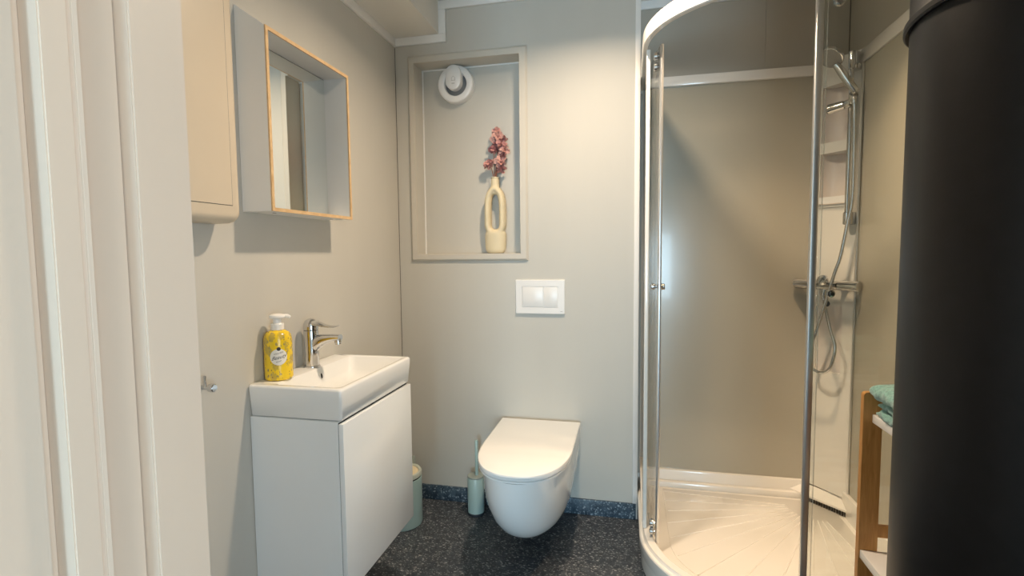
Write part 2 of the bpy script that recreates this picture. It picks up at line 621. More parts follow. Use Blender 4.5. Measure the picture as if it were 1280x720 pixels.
box(bm, 2.2, -8.22, 0, XR+.47, -8.1, H)
box(bm, .7, -8.22, 0, 2.2, -8.1, .3)
box(bm, .7, -8.22, 1.7, 2.2, -8.1, H)
struct('wall_hall_far', bm, M['hall'])
struct('ceiling_hall', bx(-.42, -8.22, H, XR+.47, YO+.05, H+.06), M['ceil'])
win = struct('window_1', bx(.7, -8.19, .3, .76, -8.13, 1.7, bev=.004), M['white_trim'], True)
for a in ((2.14, -8.19, .3, 2.2, -8.13, 1.7), (.76, -8.19, .3, 2.14, -8.13, .36), (.76, -8.19, 1.64, 2.14, -8.13, 1.7),
          (1.42, -8.18, .36, 1.48, -8.14, 1.64)):
    to_obj('window_frame', bx(*a, bev=.004), M['white_trim'], win)

# ------------------------------------------------------------------ ceiling lamps (out of view): toilet lamp, plus added fill lamps


def ceiling_lamp(label, x, y, power, col, size, spread=pi):
    t = thing('ceiling_lamp', label, 'ceiling lamp', (x, y, H))
    to_obj('housing', lathe(new(), [(.0, 0), (.08, 0), (.08, -.016), (.07, -.020), (0, -.020)], (x, y, H), seg=40, cap0=False, cap1=False), M['white_plastic'], t)
    to_obj('diffuser', lathe(new(), [(.066, -.020), (.06, -.024), (.04, -.027), (0.001, -.028)], (x, y, H), seg=40, cap0=False), M['lamp'], t)
    area('lamp_light', (x, y, H-.03), (x, y, 0), power, col, size, shape='DISK', spread=spread)


ceiling_lamp('round warm ceiling lamp in the bathroom above the toilet', 1.01, -.78, 21, (1.0, .79, .57), .11, radians(150))
ceiling_lamp('added warm fill lamp, unseen, in front of the shower cabin', 1.72, -.50, 7.5, (1.0, .71, .44), .11, radians(85))  # added to brighten and warm the shower tray
ceiling_lamp('added warm fill lamp, unseen, in the hall outside the door', 2.0, -2.75, 10, (1.0, .70, .43), .11)  # added out of view to warm the door frame

# ------------------------------------------------------------------ mirror cabinet
A = (0.002, -1.1763, 1.4424)
cx0, cx1, cy0, cy1, cz0, cz1 = .001, .108, -1.122, -.653, 1.447, 2.0015
th = .011
cab = thing('mirror_cabinet', 'white mirror cabinet with pale oak edging and recessed mirror, above the washbasin', 'mirror cabinet', (0.002, (cy0+cy1)/2, cz0))
pz = [(cx0, cz0), (cx1-.005, cz0), (cx1-.005, cz1), (cx0, 2.072)]
to_obj('side_panel', loft(new(), [[(x, cy0, z) for x, z in pz], [(x, cy0+th, z) for x, z in pz]]), M['cab_white'], cab, smooth=False)
to_obj('side_panel', bx(cx0, cy1-th, cz0, cx1-.005, cy1, cz1), M['cab_white'], cab, smooth=False)
to_obj('top_panel', bx(cx0, cy0+th, cz1-th, cx1-.005, cy1-th, cz1), M['cab_white'], cab, smooth=False)
bp = to_obj('bottom_panel', bx(cx0, cy0+th, cz0, cx1-.005, cy1-th, cz0+th), M['cab_white'], cab, smooth=False)
for yy in (cy0+.07, cy1-.07):
    to_obj('screw_cap', lathe(new(), [(.006, 0), (.006, .0015), (.004, .002)], (.06, yy, cz0), (0, 0, -1), 16), M['tag_grey'], bp)
to_obj('back_panel', bx(cx0, cy0+th, cz0+th, .008, cy1-th, cz1-th), M['dark_gap'], cab, smooth=False)
to_obj('mirror', bx(.008, cy0+th+.001, cz0+th+.001, .011, cy1-th-.002, cz1-th-.003), M['mirror'], cab, smooth=False)
for a in ((cy0, cz0, cy0+th, cz1), (cy1-th, cz0, cy1, cz1), (cy0+th, cz0, cy1-th, cz0+th), (cy0+th, cz1-th, cy1-th, cz1)):
    to_obj('oak_edge', bx(cx1-.005, a[0], a[1], cx1, a[2], a[3]), M['oak'], cab, smooth=False)

# ------------------------------------------------------------------ wall box (rounded cream cover)
FB = (.002, -1.61, 1.402, .09, -1.226, 2.08)
fb = thing('wall_cover_box', 'cream wall box with rounded corners, between the door frame and the mirror cabinet', 'wall box', (.002, (FB[1]+FB[4])/2, FB[2]))
bm = new()
rings = []
for x, ins in ((.002, 0), (.06, 0), (.075, .003), (.084, .009), (.089, .017), (.09, .022)):
    rings.append([(x, y, z) for y, z in rrect(FB[1]+ins, FB[2]+ins, FB[4]-ins, FB[5]-ins, .03-ins*.5, 8)])
loft(bm, rings)
to_obj('cover', bm, M['cream_plastic'], fb)
dy1, dz0 = FB[4]-.040, FB[2]+.048
to_obj('door_gap', bx(.089, FB[1]+.04, dz0, .0905, dy1, FB[5]-.04), M['dark_gap'], fb, smooth=False)
to_obj('door', bx(.089, FB[1]+.042, dz0+.0016, .0912, dy1-.0016, FB[5]-.042), M['cream_plastic'], fb, smooth=False)

# ------------------------------------------------------------------ wall hook
hk = thing('wall_hook', 'small chrome hook on the left wall beside the door frame', 'hook', (0, -1.31, .935))
to_obj('stem', lathe(new(), [(.006, 0), (.006, .03)], (0, -1.315, .942), (1, 0, 0), 16), M['chrome'], hk)
to_obj('knob', lathe(new(), [(.006, .028), (.0115, .03), (.0125, .036), (.0115, .044), (.009, .046)], (0, -1.315, .942), (1, 0, 0), 20), M['chrome'], hk)
to_obj('pin', lathe(new(), [(.0045, 0), (.0045, .03), (.003, .032)], (.017, -1.318, .944), (0, 0, 1), 14), M['chrome'], hk)

# ------------------------------------------------------------------ vanity unit and washbasin
VX, VY0, VY1, VZ0, VZ1 = .310, -1.132, -.632, .2492, .800
van = thing('vanity_cabinet', 'white lacquered vanity cabinet hanging under the washbasin', 'vanity', (0.0, (VY0+VY1)/2, VZ0))
to_obj('carcass', bx(.002, VY0, VZ0, VX, VY1, VZ1, bev=.001), M['lacquer'], van, smooth=False)
to_obj('door_gap', bx(VX, VY0+.004, VZ0+.004, VX+.0025, VY1-.004, VZ1-.004), M['dark_gap'], van, smooth=False)
to_obj('door', bx(VX+.0025, VY0, VZ0, VX+.0185, VY1, VZ1-.006, bev=.0015), M['lacquer'], van)

bas = thing('washbasin', 'white ceramic rectangular washbasin on the vanity cabinet', 'washbasin', (0.0, (VY0+VY1)/2, .801))
BX0, BX1, BY0, BY1, BZ0, BZ1 = .002, .3297, -1.1387, -.6275, .8013, .903
bm = new()
rings = []


def rr(ins, z, r):
    return [(x, y, z) for x, y in rrect(BX0+(ins if ins < .003 else .0)+ins*0, BY0+ins, BX1-ins, BY1-ins, r, 6)]


def ri(x0, y0, x1, y1, z, r):
    return [(x, y, z) for x, y in rrect(x0, y0, x1, y1, r, 6)]


rings.append(ri(BX0, BY0+.014, BX1-.012, BY1-.014, BZ0, .008))
rings.append(ri(BX0, BY0+.008, BX1-.007, BY1-.008, BZ0+.004, .010))
rings.append(ri(BX0, BY0+.001, BX1-.001, BY1-.001, BZ1-.03, .010))
rings.append(ri(BX0, BY0, BX1, BY1, BZ1-.008, .010))
rings.append(ri(BX0+.0005, BY0+.002, BX1-.002, BY1-.002, BZ1-.0025, .010))
rings.append(ri(BX0+.002, BY0+.006, BX1-.006, BY1-.006, BZ1, .010))
rings.append(ri(.078, BY0+.022, BX1-.018, BY1-.022, BZ1, .022))
rings.append(ri(.082, BY0+.026, BX1-.022, BY1-.026, BZ1-.003, .022))
rings.append(ri(.092, BY0+.045, BX1-.030, BY1-.045, BZ1-.05, .024))
rings.append(ri(.105, BY0+.075, BX1-.045, BY1-.075, BZ1-.070, .03))
rings.append(ri(.13, BY0+.12, BX1-.07, BY1-.12, BZ1-.076, .03))
loft(bm, rings)
bowl = to_obj('basin', bm, M['ceramic'], bas, ang=50)
# overflow: chrome-less dark slot with a soft lip on the rear slope
ov = Vector((.0895, -.872, .872))
na = Vector((.97, 0, .2))
to_obj('overflow_hole', lathe(new(), [(.0095, -.004), (.0095, .0012), (.006, .0016)], ov, na, 24, sy=1.0, sx=.62), M['dark_gap'], bas)
to_obj('overflow_lip', lathe(new(), [(.012, -.004), (.0115, .001), (.0098, .0014), (.0094, -.003)], ov, na, 24, cap0=False, cap1=False, sx=.66), M['ceramic'], bas)
to_obj('drain', lathe(new(), [(.028, 0), (.03, .002), (.022, .005), (.0, .006)], (.19, -.885, BZ1-.076), (0, 0, 1), 28, cap1=False), M['chrome'], bas)

# ------------------------------------------------------------------ tap
TX, TY, TZ = .047, -.863, .903
tap = thing('basin_tap', 'chrome single-lever mixer tap on the rear ledge of the washbasin', 'tap', (TX, TY, TZ))
bd = to_obj('body', lathe(new(), [(.0285, 0), (.0285, .004), (.0255, .006), (.025, .06), (.0255, .10), (.0265, .128), (.0255, .134)], (TX, TY, TZ), (0.0, 0, 1), 32), M['chrome'], tap)
bm = new()
rings = []
for x, z, wy, hz in ((.0, .075, .018, .030), (.025, .088, .020, .030), (.05, .100, .019, .021), (.08, .107, .0175, .015), (.105, .110, .017, .012), (.118, .110, .0165, .0115)):
    rings.append([(TX+x, TY+wy*cos(2*pi*i/20)*1.0, TZ+z+hz*sin(2*pi*i/20)) for i in range(20)])
loft(bm, rings)
sp = to_obj('spout', bm, M['chrome'], tap, ang=50)
to_obj('aerator', lathe(new(), [(.0125, 0), (.0125, .014), (.0105, .016), (.0105, .02)], (TX+.107, TY, TZ+.106), (.12, 0, -1), 24), M['chrome'], sp)
bm = new()
lathe(bm, [(.0265, .136), (.027, .145), (.0255, .158), (.020, .169), (.010, .176), (.001, .178)], (TX, TY, TZ), (0, 0, 1), 32)
rings = []
for x, z, wy, hz in ((.0, .158, .02, .013), (.025, .160, .0195, .010), (.05, .153, .017, .0065), (.075, .149, .014, .0045), (.098, .149, .0115, .0035), (.112, .152, .008, .002)):
    rings.append([(TX+x, TY+wy*cos(2*pi*i/20), TZ+z+hz*sin(2*pi*i/20)) for i in range(20)])
loft(bm, rings)
to_obj('lever', bm, M['chrome'], tap, ang=50)
to_obj('joint_ring', lathe(new(), [(.0245, .133), (.0245, .137)], (TX, TY, TZ), (0, 0, 1), 32), M['dark_gap'], tap)
to_obj('temperature_mark', lathe(new(), [(.005, 0), (.005, .0015), (.003, .002)], (TX+.0235, TY-.008, TZ+.055), (.93, -.36, 0), 16), M['tag_grey'], tap)

# ------------------------------------------------------------------ soap dispenser
SX, SY, SZ = .0475, -1.045, .9035
sb = thing('soap_dispenser', 'yellow floral soap bottle with a white pump, on the washbasin beside the tap', 'soap bottle', (SX, SY, SZ))
RB = .0435
body = to_obj('bottle', lathe(new(), [(.036, 0), (.041, .002), (.0435, .006), (RB, .012), (RB, .128), (.0425, .137), (.040, .147), (.033, .156), (.024, .161), (.019, .163)],
                              (SX, SY, SZ), (0, 0, 1), 40), M['bottle'], sb, ang=60)
to_obj('collar', lathe(new(), [(.018, .162), (.0205, .164), (.0205, .182), (.019, .184)], (SX, SY, SZ), (0, 0, 1), 32), M['pump'], sb)
to_obj('pump_stem', lathe(new(), [(.0135, .183), (.0125, .196), (.0125, .2)], (SX, SY, SZ), (0, 0, 1), 24), M['pump'], sb)
bm = new()
lathe(bm, [(.013, .199), (.022, .201), (.0245, .206), (.023, .211), (.016, .2145), (.004, .216)], (SX, SY, SZ), (0, 0, 1), 32)
bd_ = Vector((.6, .8, 0))
tube(bm, [Vector((SX, SY, SZ+.206))+bd_*d+Vector((0, 0, h)) for d, h in ((.0, 0), (.02, 0), (.034, -.001), (.040, -.006))], [.008, .008, .007, .006], 12)
to_obj('pump_head', bm, M['pump'], sb)

LAZ = atan2(-.80, .62)       # direction the label faces
def on_bottle(u, v, lift):
    a = LAZ+u/RB
    return Vector((SX+(RB+lift)*cos(a), SY+(RB+lift)*sin(a), SZ+v))


def disc_patch(u0, v0, r, lift):
    bm = new()
    c = bm.verts.new(on_bottle(u0, v0, lift))
    prev = [c]
    rings = []
    for k in range(1, 6):
        rings.append([bm.verts.new(on_bottle(u0+r*k/5*cos(2*pi*i/36), v0+r*k/5*sin(2*pi*i/36), lift if k < 5 else lift-.0004)) for i in range(36)])
    for i in range(36):
        bm.faces.new((c, rings[0][i], rings[0][(i+1) % 36]))
    for a, b in zip(rings[:-1], rings[1:]):
        for i in range(36):
            j = (i+1) % 36
            bm.faces.new((a[i], b[i], b[j], a[j]))
    return bm


LV = .079
lab = to_obj('label', disc_patch(0, LV, .0265, .0006), M['label'], body)
to_obj('label_dot', disc_patch(.001, LV+.0265, .006, .0010), M['ink'], body)


def text_mesh(txt, size, fn, shear=0.0, bold=0.0):
    cu = bpy.data.curves.new('t', 'FONT')
    cu.body = txt
    cu.size = size
    cu.align_x = 'CENTER'
    cu.align_y = 'CENTER'
    cu.shear = shear
    cu.offset = bold
    to = bpy.data.objects.new('t', cu)
    C.objects.link(to)
    bpy.context.view_layer.update()
    me = to.evaluated_get(bpy.context.evaluated_depsgraph_get()).to_mesh()
    bm = new()
    bm.from_mesh(me)
    to.to_mesh_clear()
    bpy.data.objects.remove(to)
    bpy.data.curves.remove(cu)
    for v in bm.verts:
        v.co = fn(v.co.x, v.co.y)
    return bm


for txt, dv, size, sh in (('WELLNESS', .0125, .0062, 0.0), ('Beauty', -.001, .0165, .45), ('SOAP', -.0145, .0062, 0.0)):
    to_obj('lettering', text_mesh(txt, size, lambda x, y, dv=dv: on_bottle(x, LV+dv+y+x*.22, .0010), sh), M['ink'], body, smooth=False)

# ------------------------------------------------------------------ fan in the niche
FX, FZ = .302, 2.178
fan = thing('extractor_fan', 'round white extractor fan high on the niche back', 'fan', (FX, ND, FZ))
to_obj('housing', lathe(new(), [(.094, 0), (.094, .036), (.0925, .043), (.088, .047), (.066, .046), (.061, .043), (.058, .034), (.057, .012)], (FX, ND, FZ), (0, -1, 0), 56, cap0=False, cap1=False), M['white_plastic'], fan, ang=60)
to_obj('inlet', lathe(new(), [(.0575, .012), (.0575, .020), (.05, .022), (.001, .022)], (FX, ND, FZ), (0, -1, 0), 48, cap0=False, cap1=False), M['grey_plastic'], fan)
bm = new()
st = []
sw, sh0, sh1 = .0405, .012, .056
for i in range(25):
    a = pi*i/24
    st.append((sw*cos(a), sh1+sw*sin(a)))
for i in range(25):
    a = pi+pi*i/24
    st.append((sw*cos(a), sh0+sw*sin(a)*1.0))
rings = []
for y, s in ((.020, 1.0), (.056, 1.0), (.0595, .97), (.061, .92)):
    rings.append([(FX-.006+x*s, ND-y, FZ+.0+(z-.016)*s+.016-.004) for x, z in st])
loft(bm, rings)
cov = to_obj('cover', bm, M['white_plastic'], fan, ang=40)
bm = new()
hx, hz, hy = FX-.004, FZ+.012, ND-.0615
tube(bm, [(hx-.011, hy, hz), (hx+.011, hy, hz)], .0009, 6)
tube(bm, [(hx-.009, hy, hz), (hx-.009, hy, hz+.013), (hx, hy, hz+.021), (hx+.009, hy, hz+.013), (hx+.009, hy, hz+.001)], .0009, 6)
to_obj('house_symbol', bm, M['tag_grey'], cov)
bm = new()
for k in range(4):
    box(bm, hx-.008+k*.0042, hy-.0006, hz-.017, hx-.0052+k*.0042, hy+.0004, hz-.013)
to_obj('lettering', bm, M['tag_grey'], cov, smooth=False)

# ------------------------------------------------------------------ vase with dried flowers
VXc, VYc, VZc = .508, .058, NZ1+.0045
bm = new()
lathe(bm, [(.036, 0), (.046, .005), (.052, .018), (.055, .045), (.0555, .08), (.0555, .095), (.054, .106), (.044, .112), (.02, .112), (.001, .108)], (VXc, VYc, VZc), (0, 0, 1), 32)
for v in bm.verts:
    v.co.y = VYc+(v.co.y-VYc)*.62
nbody = len(bm.verts)
loop = [(-.0385, .17), (-.0388, .22), (-.0365, .268), (-.028, .300), (-.012, .322), (.0, .327), (.012, .322), (.028, .300), (.0365, .268), (.0388, .22), (.0385, .17),
        (.038, .138), (.026, .112), (0, .105), (-.026, .112), (-.038, .138), (-.0385, .17)]
tube(bm, spline([(VXc+x, VYc, VZc+z) for x, z in loop], 4), .0178, 14)
bm.verts.ensure_lookup_table()
for v in bm.verts[nbody:]:
    v.co.y = VYc+(v.co.y-VYc)*1.7
lathe(bm, [(.018, .30), (.022, .325), (.0215, .34), (.0205, .36), (.0205, .383), (.019, .385)], (VXc, VYc, VZc), (0, 0, 1), 28)
bmesh.ops.recalc_face_normals(bm, faces=bm.faces)
tmp = bpy.data.meshes.new('tmp')
bm.to_mesh(tmp)
bm.free()
tob = bpy.data.objects.new('tmp', tmp)
C.objects.link(tob)
rm = tob.modifiers.new('r', 'REMESH')
rm.mode = 'VOXEL'
rm.voxel_size = .0035
smo = tob.modifiers.new('s', 'SMOOTH')
smo.iterations = 16
bpy.context.view_layer.update()
me = tob.evaluated_get(bpy.context.evaluated_depsgraph_get()).to_mesh()
bm = new()
bm.from_mesh(me)
tob.to_mesh_clear()
bpy.data.objects.remove(tob)
vase = thing('vase', 'cream stoneware vase with a long oval slot through its body, in the niche', 'vase', (VXc, VYc, VZc))
to_obj('body', bm, M['vase'], vase, ang=80)
to_obj('mouth', lathe(new(), [(.0205, .381), (.0205, .3862), (.018, .387), (.0155, .385), (.0155, .37)], (VXc, VYc, VZc), (0, 0, 1), 28, cap0=False), M['vase'], vase)


def blossom(c, r, n, rng):
    bm = new()
    c = Vector(c)
    for k in range(n):
        z = 1-2*(k+.5)/n
        a = k*2.39996+rng.random()
        d = Vector((sqrt(1-z*z)*cos(a), sqrt(1-z*z)*sin(a), z*.85+.15)).normalized()
        ax, u, v = frame_from(d)
        tw = rng.random()*pi
        u, v = u*cos(tw)+v*sin(tw), v*cos(tw)-u*sin(tw)
        L = r*(.75+.5*rng.random())
        wd = r*(.36+.2*rng.random())
        grid = []
        for i in range(4):
            t = i/3
            row = []
            for j in range(4):
                s = (j/3-.5)*2
                wv = wd*(.35+1.1*t-.55*t*t)
                curl = .35*L*t*t
                rag = (rng.random()-.5)*r*.16*t
                row.append(c+ax*(L*t*(1-.12*s*s)+rag)+u*(s*wv)+v*(curl-.25*wv*s*s+rag))
            grid.append(row)
        vs = [[bm.verts.new(p) for p in row] for row in grid]
        for i in range(3):
            for j in range(3):
                bm.faces.new((vs[i][j], vs[i][j+1], vs[i+1][j+1], vs[i+1][j]))
    return bm


def sprig(label, path, blooms, seed):
    rng = random.Random(seed)
    t = thing('dried_flower', label, 'dried flower', path[0], 'dried pink flowers in the vase')
    sp_ = spline(path, 6)
    to_obj('stem', tube(new(), sp_, [.0026-.0012*i/len(sp_) for i in range(len(sp_))], 8), M['stem'], t)
    for (x, y, z, r, mm) in blooms:
        o = to_obj('blossom', blossom((x, y, z), r, 22, rng), M[mm], t, ang=60)
    return t


vz = VZc+.385
zz = lambda d: vz+d
sprig('tallest dried pink flower stem in the cream vase, with three blossom heads stacked upward',
      [(VXc, VYc, zz(-.03)), (VXc+.008, VYc, zz(.05)), (VXc+.018, VYc, zz(.12)), (VXc+.022, VYc, zz(.20)), (VXc+.014, VYc, zz(.235))],
      [(VXc+.010, VYc, zz(.232), .022, 'petal2'), (VXc+.018, VYc-.006, zz(.198), .031, 'petal2'), (VXc+.042, VYc+.005, zz(.192), .022, 'petal'),
       (VXc+.006, VYc, zz(.168), .020, 'petal')], 3)
sprig('dried pink flower stem leaning right in the cream vase, its heads at mid height',
      [(VXc+.004, VYc, zz(-.03)), (VXc+.014, VYc-.008, zz(.04)), (VXc+.03, VYc-.012, zz(.10)), (VXc+.046, VYc-.012, zz(.145))],
      [(VXc+.036, VYc-.012, zz(.160), .026, 'petal'), (VXc+.052, VYc-.012, zz(.135), .026, 'petal2'), (VXc+.044, VYc-.006, zz(.112), .020, 'petal'),
       (VXc+.030, VYc-.014, zz(.072), .029, 'petal2'), (VXc+.036, VYc-.010, zz(.040), .024, 'petal')], 5)
sprig('shortest dried pink flower stem leaning left in the cream vase',
      [(VXc-.004, VYc, zz(-.03)), (VXc-.010, VYc-.004, zz(.02)), (VXc-.020, VYc-.008, zz(.062))],
      [(VXc-.026, VYc-.008, zz(.070), .024, 'petal'), (VXc-.036, VYc-.008, zz(.058), .018, 'petal'), (VXc-.008, VYc-.008, zz(.078), .014, 'petal2')], 8)
sprig('dried rose-brown flower stem in the cream vase with one darker closed head',
      [(VXc-.002, VYc+.004, zz(-.03)), (VXc-.002, VYc, zz(.06)), (VXc-.006, VYc-.004, zz(.13))],
      [(VXc-.006, VYc-.006, zz(.142), .022, 'petal3'), (VXc+.012, VYc-.002, zz(.136), .017, 'petal3')], 11)

# ------------------------------------------------------------------ flush plate
PX, PZ = .7481, 1.0911
fp = thing('flush_plate', 'white dual flush plate with two buttons on the wall above the toilet', 'flush plate', (PX, 0, PZ))
bm = new()
rings = []
for y, ins, in ((0, 0), (-.009, .0), (-.011, .002)):
    rings.append([(x, y, z) for x, z in rrect(PX-.123+ins, PZ-.084+ins, PX+.123-ins, PZ+.084-ins, .003, 4)])
for y, in_ in ((-.011, 0), (-.006, .001)):
    rings.append([(x, y, z) for x, z in rrect(PX-.090+in_, PZ-.0525+in_, PX+.090-in_, PZ+.0525-in_, .001, 4)])
loft(bm, rings)
to_obj('plate', bm, M['white_plastic'], fp, ang=30)
to_obj('flush_button', bx(PX-.0875, -.0115, PZ-.050, PX+.0165, -.006, PZ+.050, bev=.0008), M['white_plastic'], fp)
to_obj('flush_button', bx(PX+.0195, -.0115, PZ-.050, PX+.0875, -.006, PZ+.050, bev=.0008), M['white_plastic'], fp)
bm = new()
for k in range(3):
    box(bm, PX+.102+k*.004, -.0113, PZ-.073, PX+.1048+k*.004, -.0105, PZ-.0695)
to_obj('maker_mark', bm, M['tag_grey'], fp, smooth=False)

# ------------------------------------------------------------------ toilet
TCX = .752


def dring(w, yr, yf, z, n=40, k=.50, p=2.35):
    """D outline: straight sides from the rear, rounded front"""
    ym = yr+(yf-yr)*k
    pts = [(TCX-w, yr, z)]
    for i in range(n+1):
        a = pi*i/n
        ca, sa = cos(a), sin(a)
        x = -w*math.copysign(abs(ca)**(2/p), ca)
        y = ym+(yf-ym)*abs(sa)**(2/p)
        pts.append((TCX+x, y, z))
    pts.append((TCX+w, yr, z))
    return pts


toi = thing('toilet', 'white wall-hung toilet with its lid closed, below the flush plate', 'toilet', (TCX, -.002, .1))
bm = new()
prof = [(.440, .192, -.680), (.40, .1935, -.680), (.34, .192, -.671), (.28, .186, -.650), (.22, .175, -.612), (.175, .160, -.570), (.146, .142, -.53),
        (.126, .119, -.485), (.113, .090, -.43), (.107, .045, -.36)]
loft(bm, [dring(wd, -.002, yf, z, k=.42, p=2.1) for z, wd, yf in prof])
to_obj('bowl', bm, M['ceramic'], toi, ang=50)
to_obj('seat', loft(new(), [dring(.190, -.06, -.678, .4425), dring(.195, -.058, -.684, .4445), dring(.195, -.058, -.684, .4505), dring(.190, -.06, -.678, .453)]), M['ceramic'], toi, ang=30)
to_obj('lid', loft(new(), [dring(.190, -.035, -.676, .4545), dring(.1975, -.032, -.687, .456), dring(.1985, -.030, -.69, .470), dring(.197, -.032, -.688, .4755), dring(.193, -.036, -.682, .478)]), M['ceramic'], toi, ang=30)
to_obj('hinge_block', bx(TCX-.19, -.05, .441, TCX+.19, -.004, .466, bev=.004), M['ceramic'], toi)

# ------------------------------------------------------------------ toilet brush
BXc, BYc = .433, -.108
br = thing('toilet_brush', 'sage green toilet brush in its cylinder holder, between bin and toilet', 'toilet brush', (BXc, BYc, 0))
to_obj('holder', lathe(new(), [(.038, .012), (.0415, .014), (.0415, .19), (.040, .193)], (BXc, BYc, 0), (0, 0, 1), 36), M['sage'], br)
to_obj('base_ring', lathe(new(), [(.038, 0), (.0425, .002), (.0425, .014), (.04, .016)], (BXc, BYc, 0), (0, 0, 1), 36), M['rubber'], br)
to_obj('lid', lathe(new(), [(.0415, .192), (.0415, .198), (.039, .2005), (.008, .2015)], (BXc, BYc, 0), (0, 0, 1), 36), M['sage_grey'], br)
to_obj('handle', lathe(new(), [(.0085, .200), (.0085, .375), (.0065, .379)], (BXc+.006, BYc, 0), (0.0, 0, 1), 18), M['sage'], br)

# ------------------------------------------------------------------ waste bin
WX, WY, WR = .107, -.262, .0945
wbn = thing('waste_bin', 'sage green round pedal bin partly behind the vanity cabinet', 'bin', (WX, WY, 0))
to_obj('body', lathe(new(), [(.088, 0), (.0925, .003), (WR, .010), (WR, .232), (.093, .234)], (WX, WY, 0), (0, 0, 1), 48), M['sage'], wbn)
to_obj('gap_ring', lathe(new(), [(.0915, .233), (.0915, .241)], (WX, WY, 0), (0, 0, 1), 48), M['dark_gap'], wbn)
to_obj('rim', lathe(new(), [(.0925, .240), (WR, .242), (WR, .256), (.091, .262), (.082, .262), (.078, .258), (.078, .25)], (WX, WY, 0), (0, 0, 1), 48, cap0=False), M['sage_lid'], wbn)
to_obj('lid', lathe(new(), [(.0775, .250), (.0775, .256), (.06, .259), (.001, .260)], (WX, WY, 0), (0, 0, 1), 48), M['vase'], wbn)
to_obj('hinge', bx(WX+.012, WY+.085, .24, WX+.030, WY+.098, .30, bev=.004), M['sage_grey'], wbn)

# ------------------------------------------------------------------ shower cabin
SX0, SYF = 1.225, -.78                # outer left side and front
ACX, ACY, AR = 1.655, -.35, .43       # corner arc
sh = thing('shower_cabin', 'white quadrant shower cabin with curved corner and clear glass doors', 'shower cabin', (1.7, -.25, 0))


def path(off, yback=.243, xright=2.172, n=22):
    """plan path of the quadrant at distance off inside the outer edge"""
    r = AR-off
    p = [(SX0+off, yback), (SX0+off, ACY+.15)]
    for i in range(n+1):
        a = pi+pi/2*i/n
        p.append((ACX+r*cos(a), ACY+r*sin(a)))
    p += [(ACX+.15, SYF+off), (xright, SYF+off)]
    return p


def sweep(prof, name, m, parent, **k):
    """prof: (off, z) closed section"""
    ps = [path(o, **k) for o, z in prof]
    n = len(ps[0])
    rings = [[(ps[j][i][0], ps[j][i][1], prof[j][1]) for j in range(len(prof))] for i in range(n)]
    return to_obj(name, loft(new(), rings), M[m], parent, ang=30)


tray = sweep([(.008, .012), (.006, .070), (.003, .074), (.003, .078), (.0, .084), (0, .124), (.003, .129), (.008, .131), (.013, .130), (.017, .135),
              (.020, .142), (.047, .144), (.052, .141), (.058, .10), (.062, .04), (.062, .012)], 'tray_rim', 'cabin_white', sh)
to_obj('plinth_gap', loft(new(), [[(x, y, 0) for x, y in path(.014)]+[(2.17, .24, 0)], [(x, y, .013) for x, y in path(.014)]+[(2.17, .24, .013)]]), M['dark_gap'], sh, smooth=False)
bm = new()
ring = path(.056)+[(2.172, .243)]
loft(bm, [[(x, y, .02) for x, y in ring], [(x, y, .095) for x, y in ring]])
floor_t = to_obj('tray_floor', bm, M['cabin_white'], sh, smooth=False)
# raised fan-shaped standing area and its radial ribs
DPX, DPY = 2.03, .075
bm = new()
rp = []
for i in range(31):
    a = pi*0.99+(pi*.62)*i/30
    rp.append((a, 0))
ringp = [(x, y) for x, y in path(.125, yback=.15, xright=2.12)]+[(2.12, .15)]
loft(bm, [[(x, y, .094) for x, y in ringp], [(x, y, .0975) for x, y in ringp], [(x*.985+DPX*.015, y*.985+DPY*.015-.001, .099) for x, y in ringp]])
to_obj('standing_area', bm, M['cabin_white'], sh, ang=50)


def rib_end(a):
    # walk outward until the edge of the standing area is reached
    d = 0.1
    while d < 1.3:
        x, y = DPX+d*cos(a), DPY+d*sin(a)
        ok = (x > SX0+.135) and (y > SYF+.135) and x < 2.10 and y < .13
        if ok and x < ACX and y < ACY and (x-ACX)**2+(y-ACY)**2 > (AR-.135)**2:
            ok = False
        if not ok:
            return d
        d += .01
    return d


for k in range(13):
    a = radians(176.5+8.4*k)
    d1 = rib_end(a)
    if d1 < .3:
        continue
    d0 = .12
    px, py = cos(a), sin(a)
    qx, qy = -py*.0035, px*.0035
    bm = new()
    ra = []
    for d in (d0, d1):
        X, Y = DPX+px*d, DPY+py*d
        ra.append([(X-qx, Y-qy, .0985), (X-qx*.4, Y-qy*.4, .1013), (X+qx*.4, Y+qy*.4, .1013), (X+qx, Y+qy, .0985)])
    loft(bm, ra)
    to_obj('rib', bm, M['cabin_white'], floor_t)

# tray upstands against the walls
to_obj('tray_upstand', bx(SX0+.03, .205, .012, 2.17, .244, .176, bev=.006), M['cabin_white'], sh)
to_obj('tray_upstand', bx(2.142, SYF+.03, .012, 2.173, .205, .20, bev=.006), M['cabin_white'], sh)
bm = new()
box(bm, SX0+.03, .172, .09, 2.17, .206, .125, bev=.010)
to_obj('tray_step', bm, M['cabin_white'], sh)
bm = new()
yz = [(.242, .10), (.242, .245), (.02, .236), (-.02, .222), (-.09, .185), (-.16, .158), (-.28, .143), (-.30, .10)]
loft(bm, [[(SX0+.012, y, z) for y, z in yz], [(SX0+.044, y, z) for y, z in yz]])
to_obj('tray_side_rise', bm, M['cabin_white'], sh, ang=30)

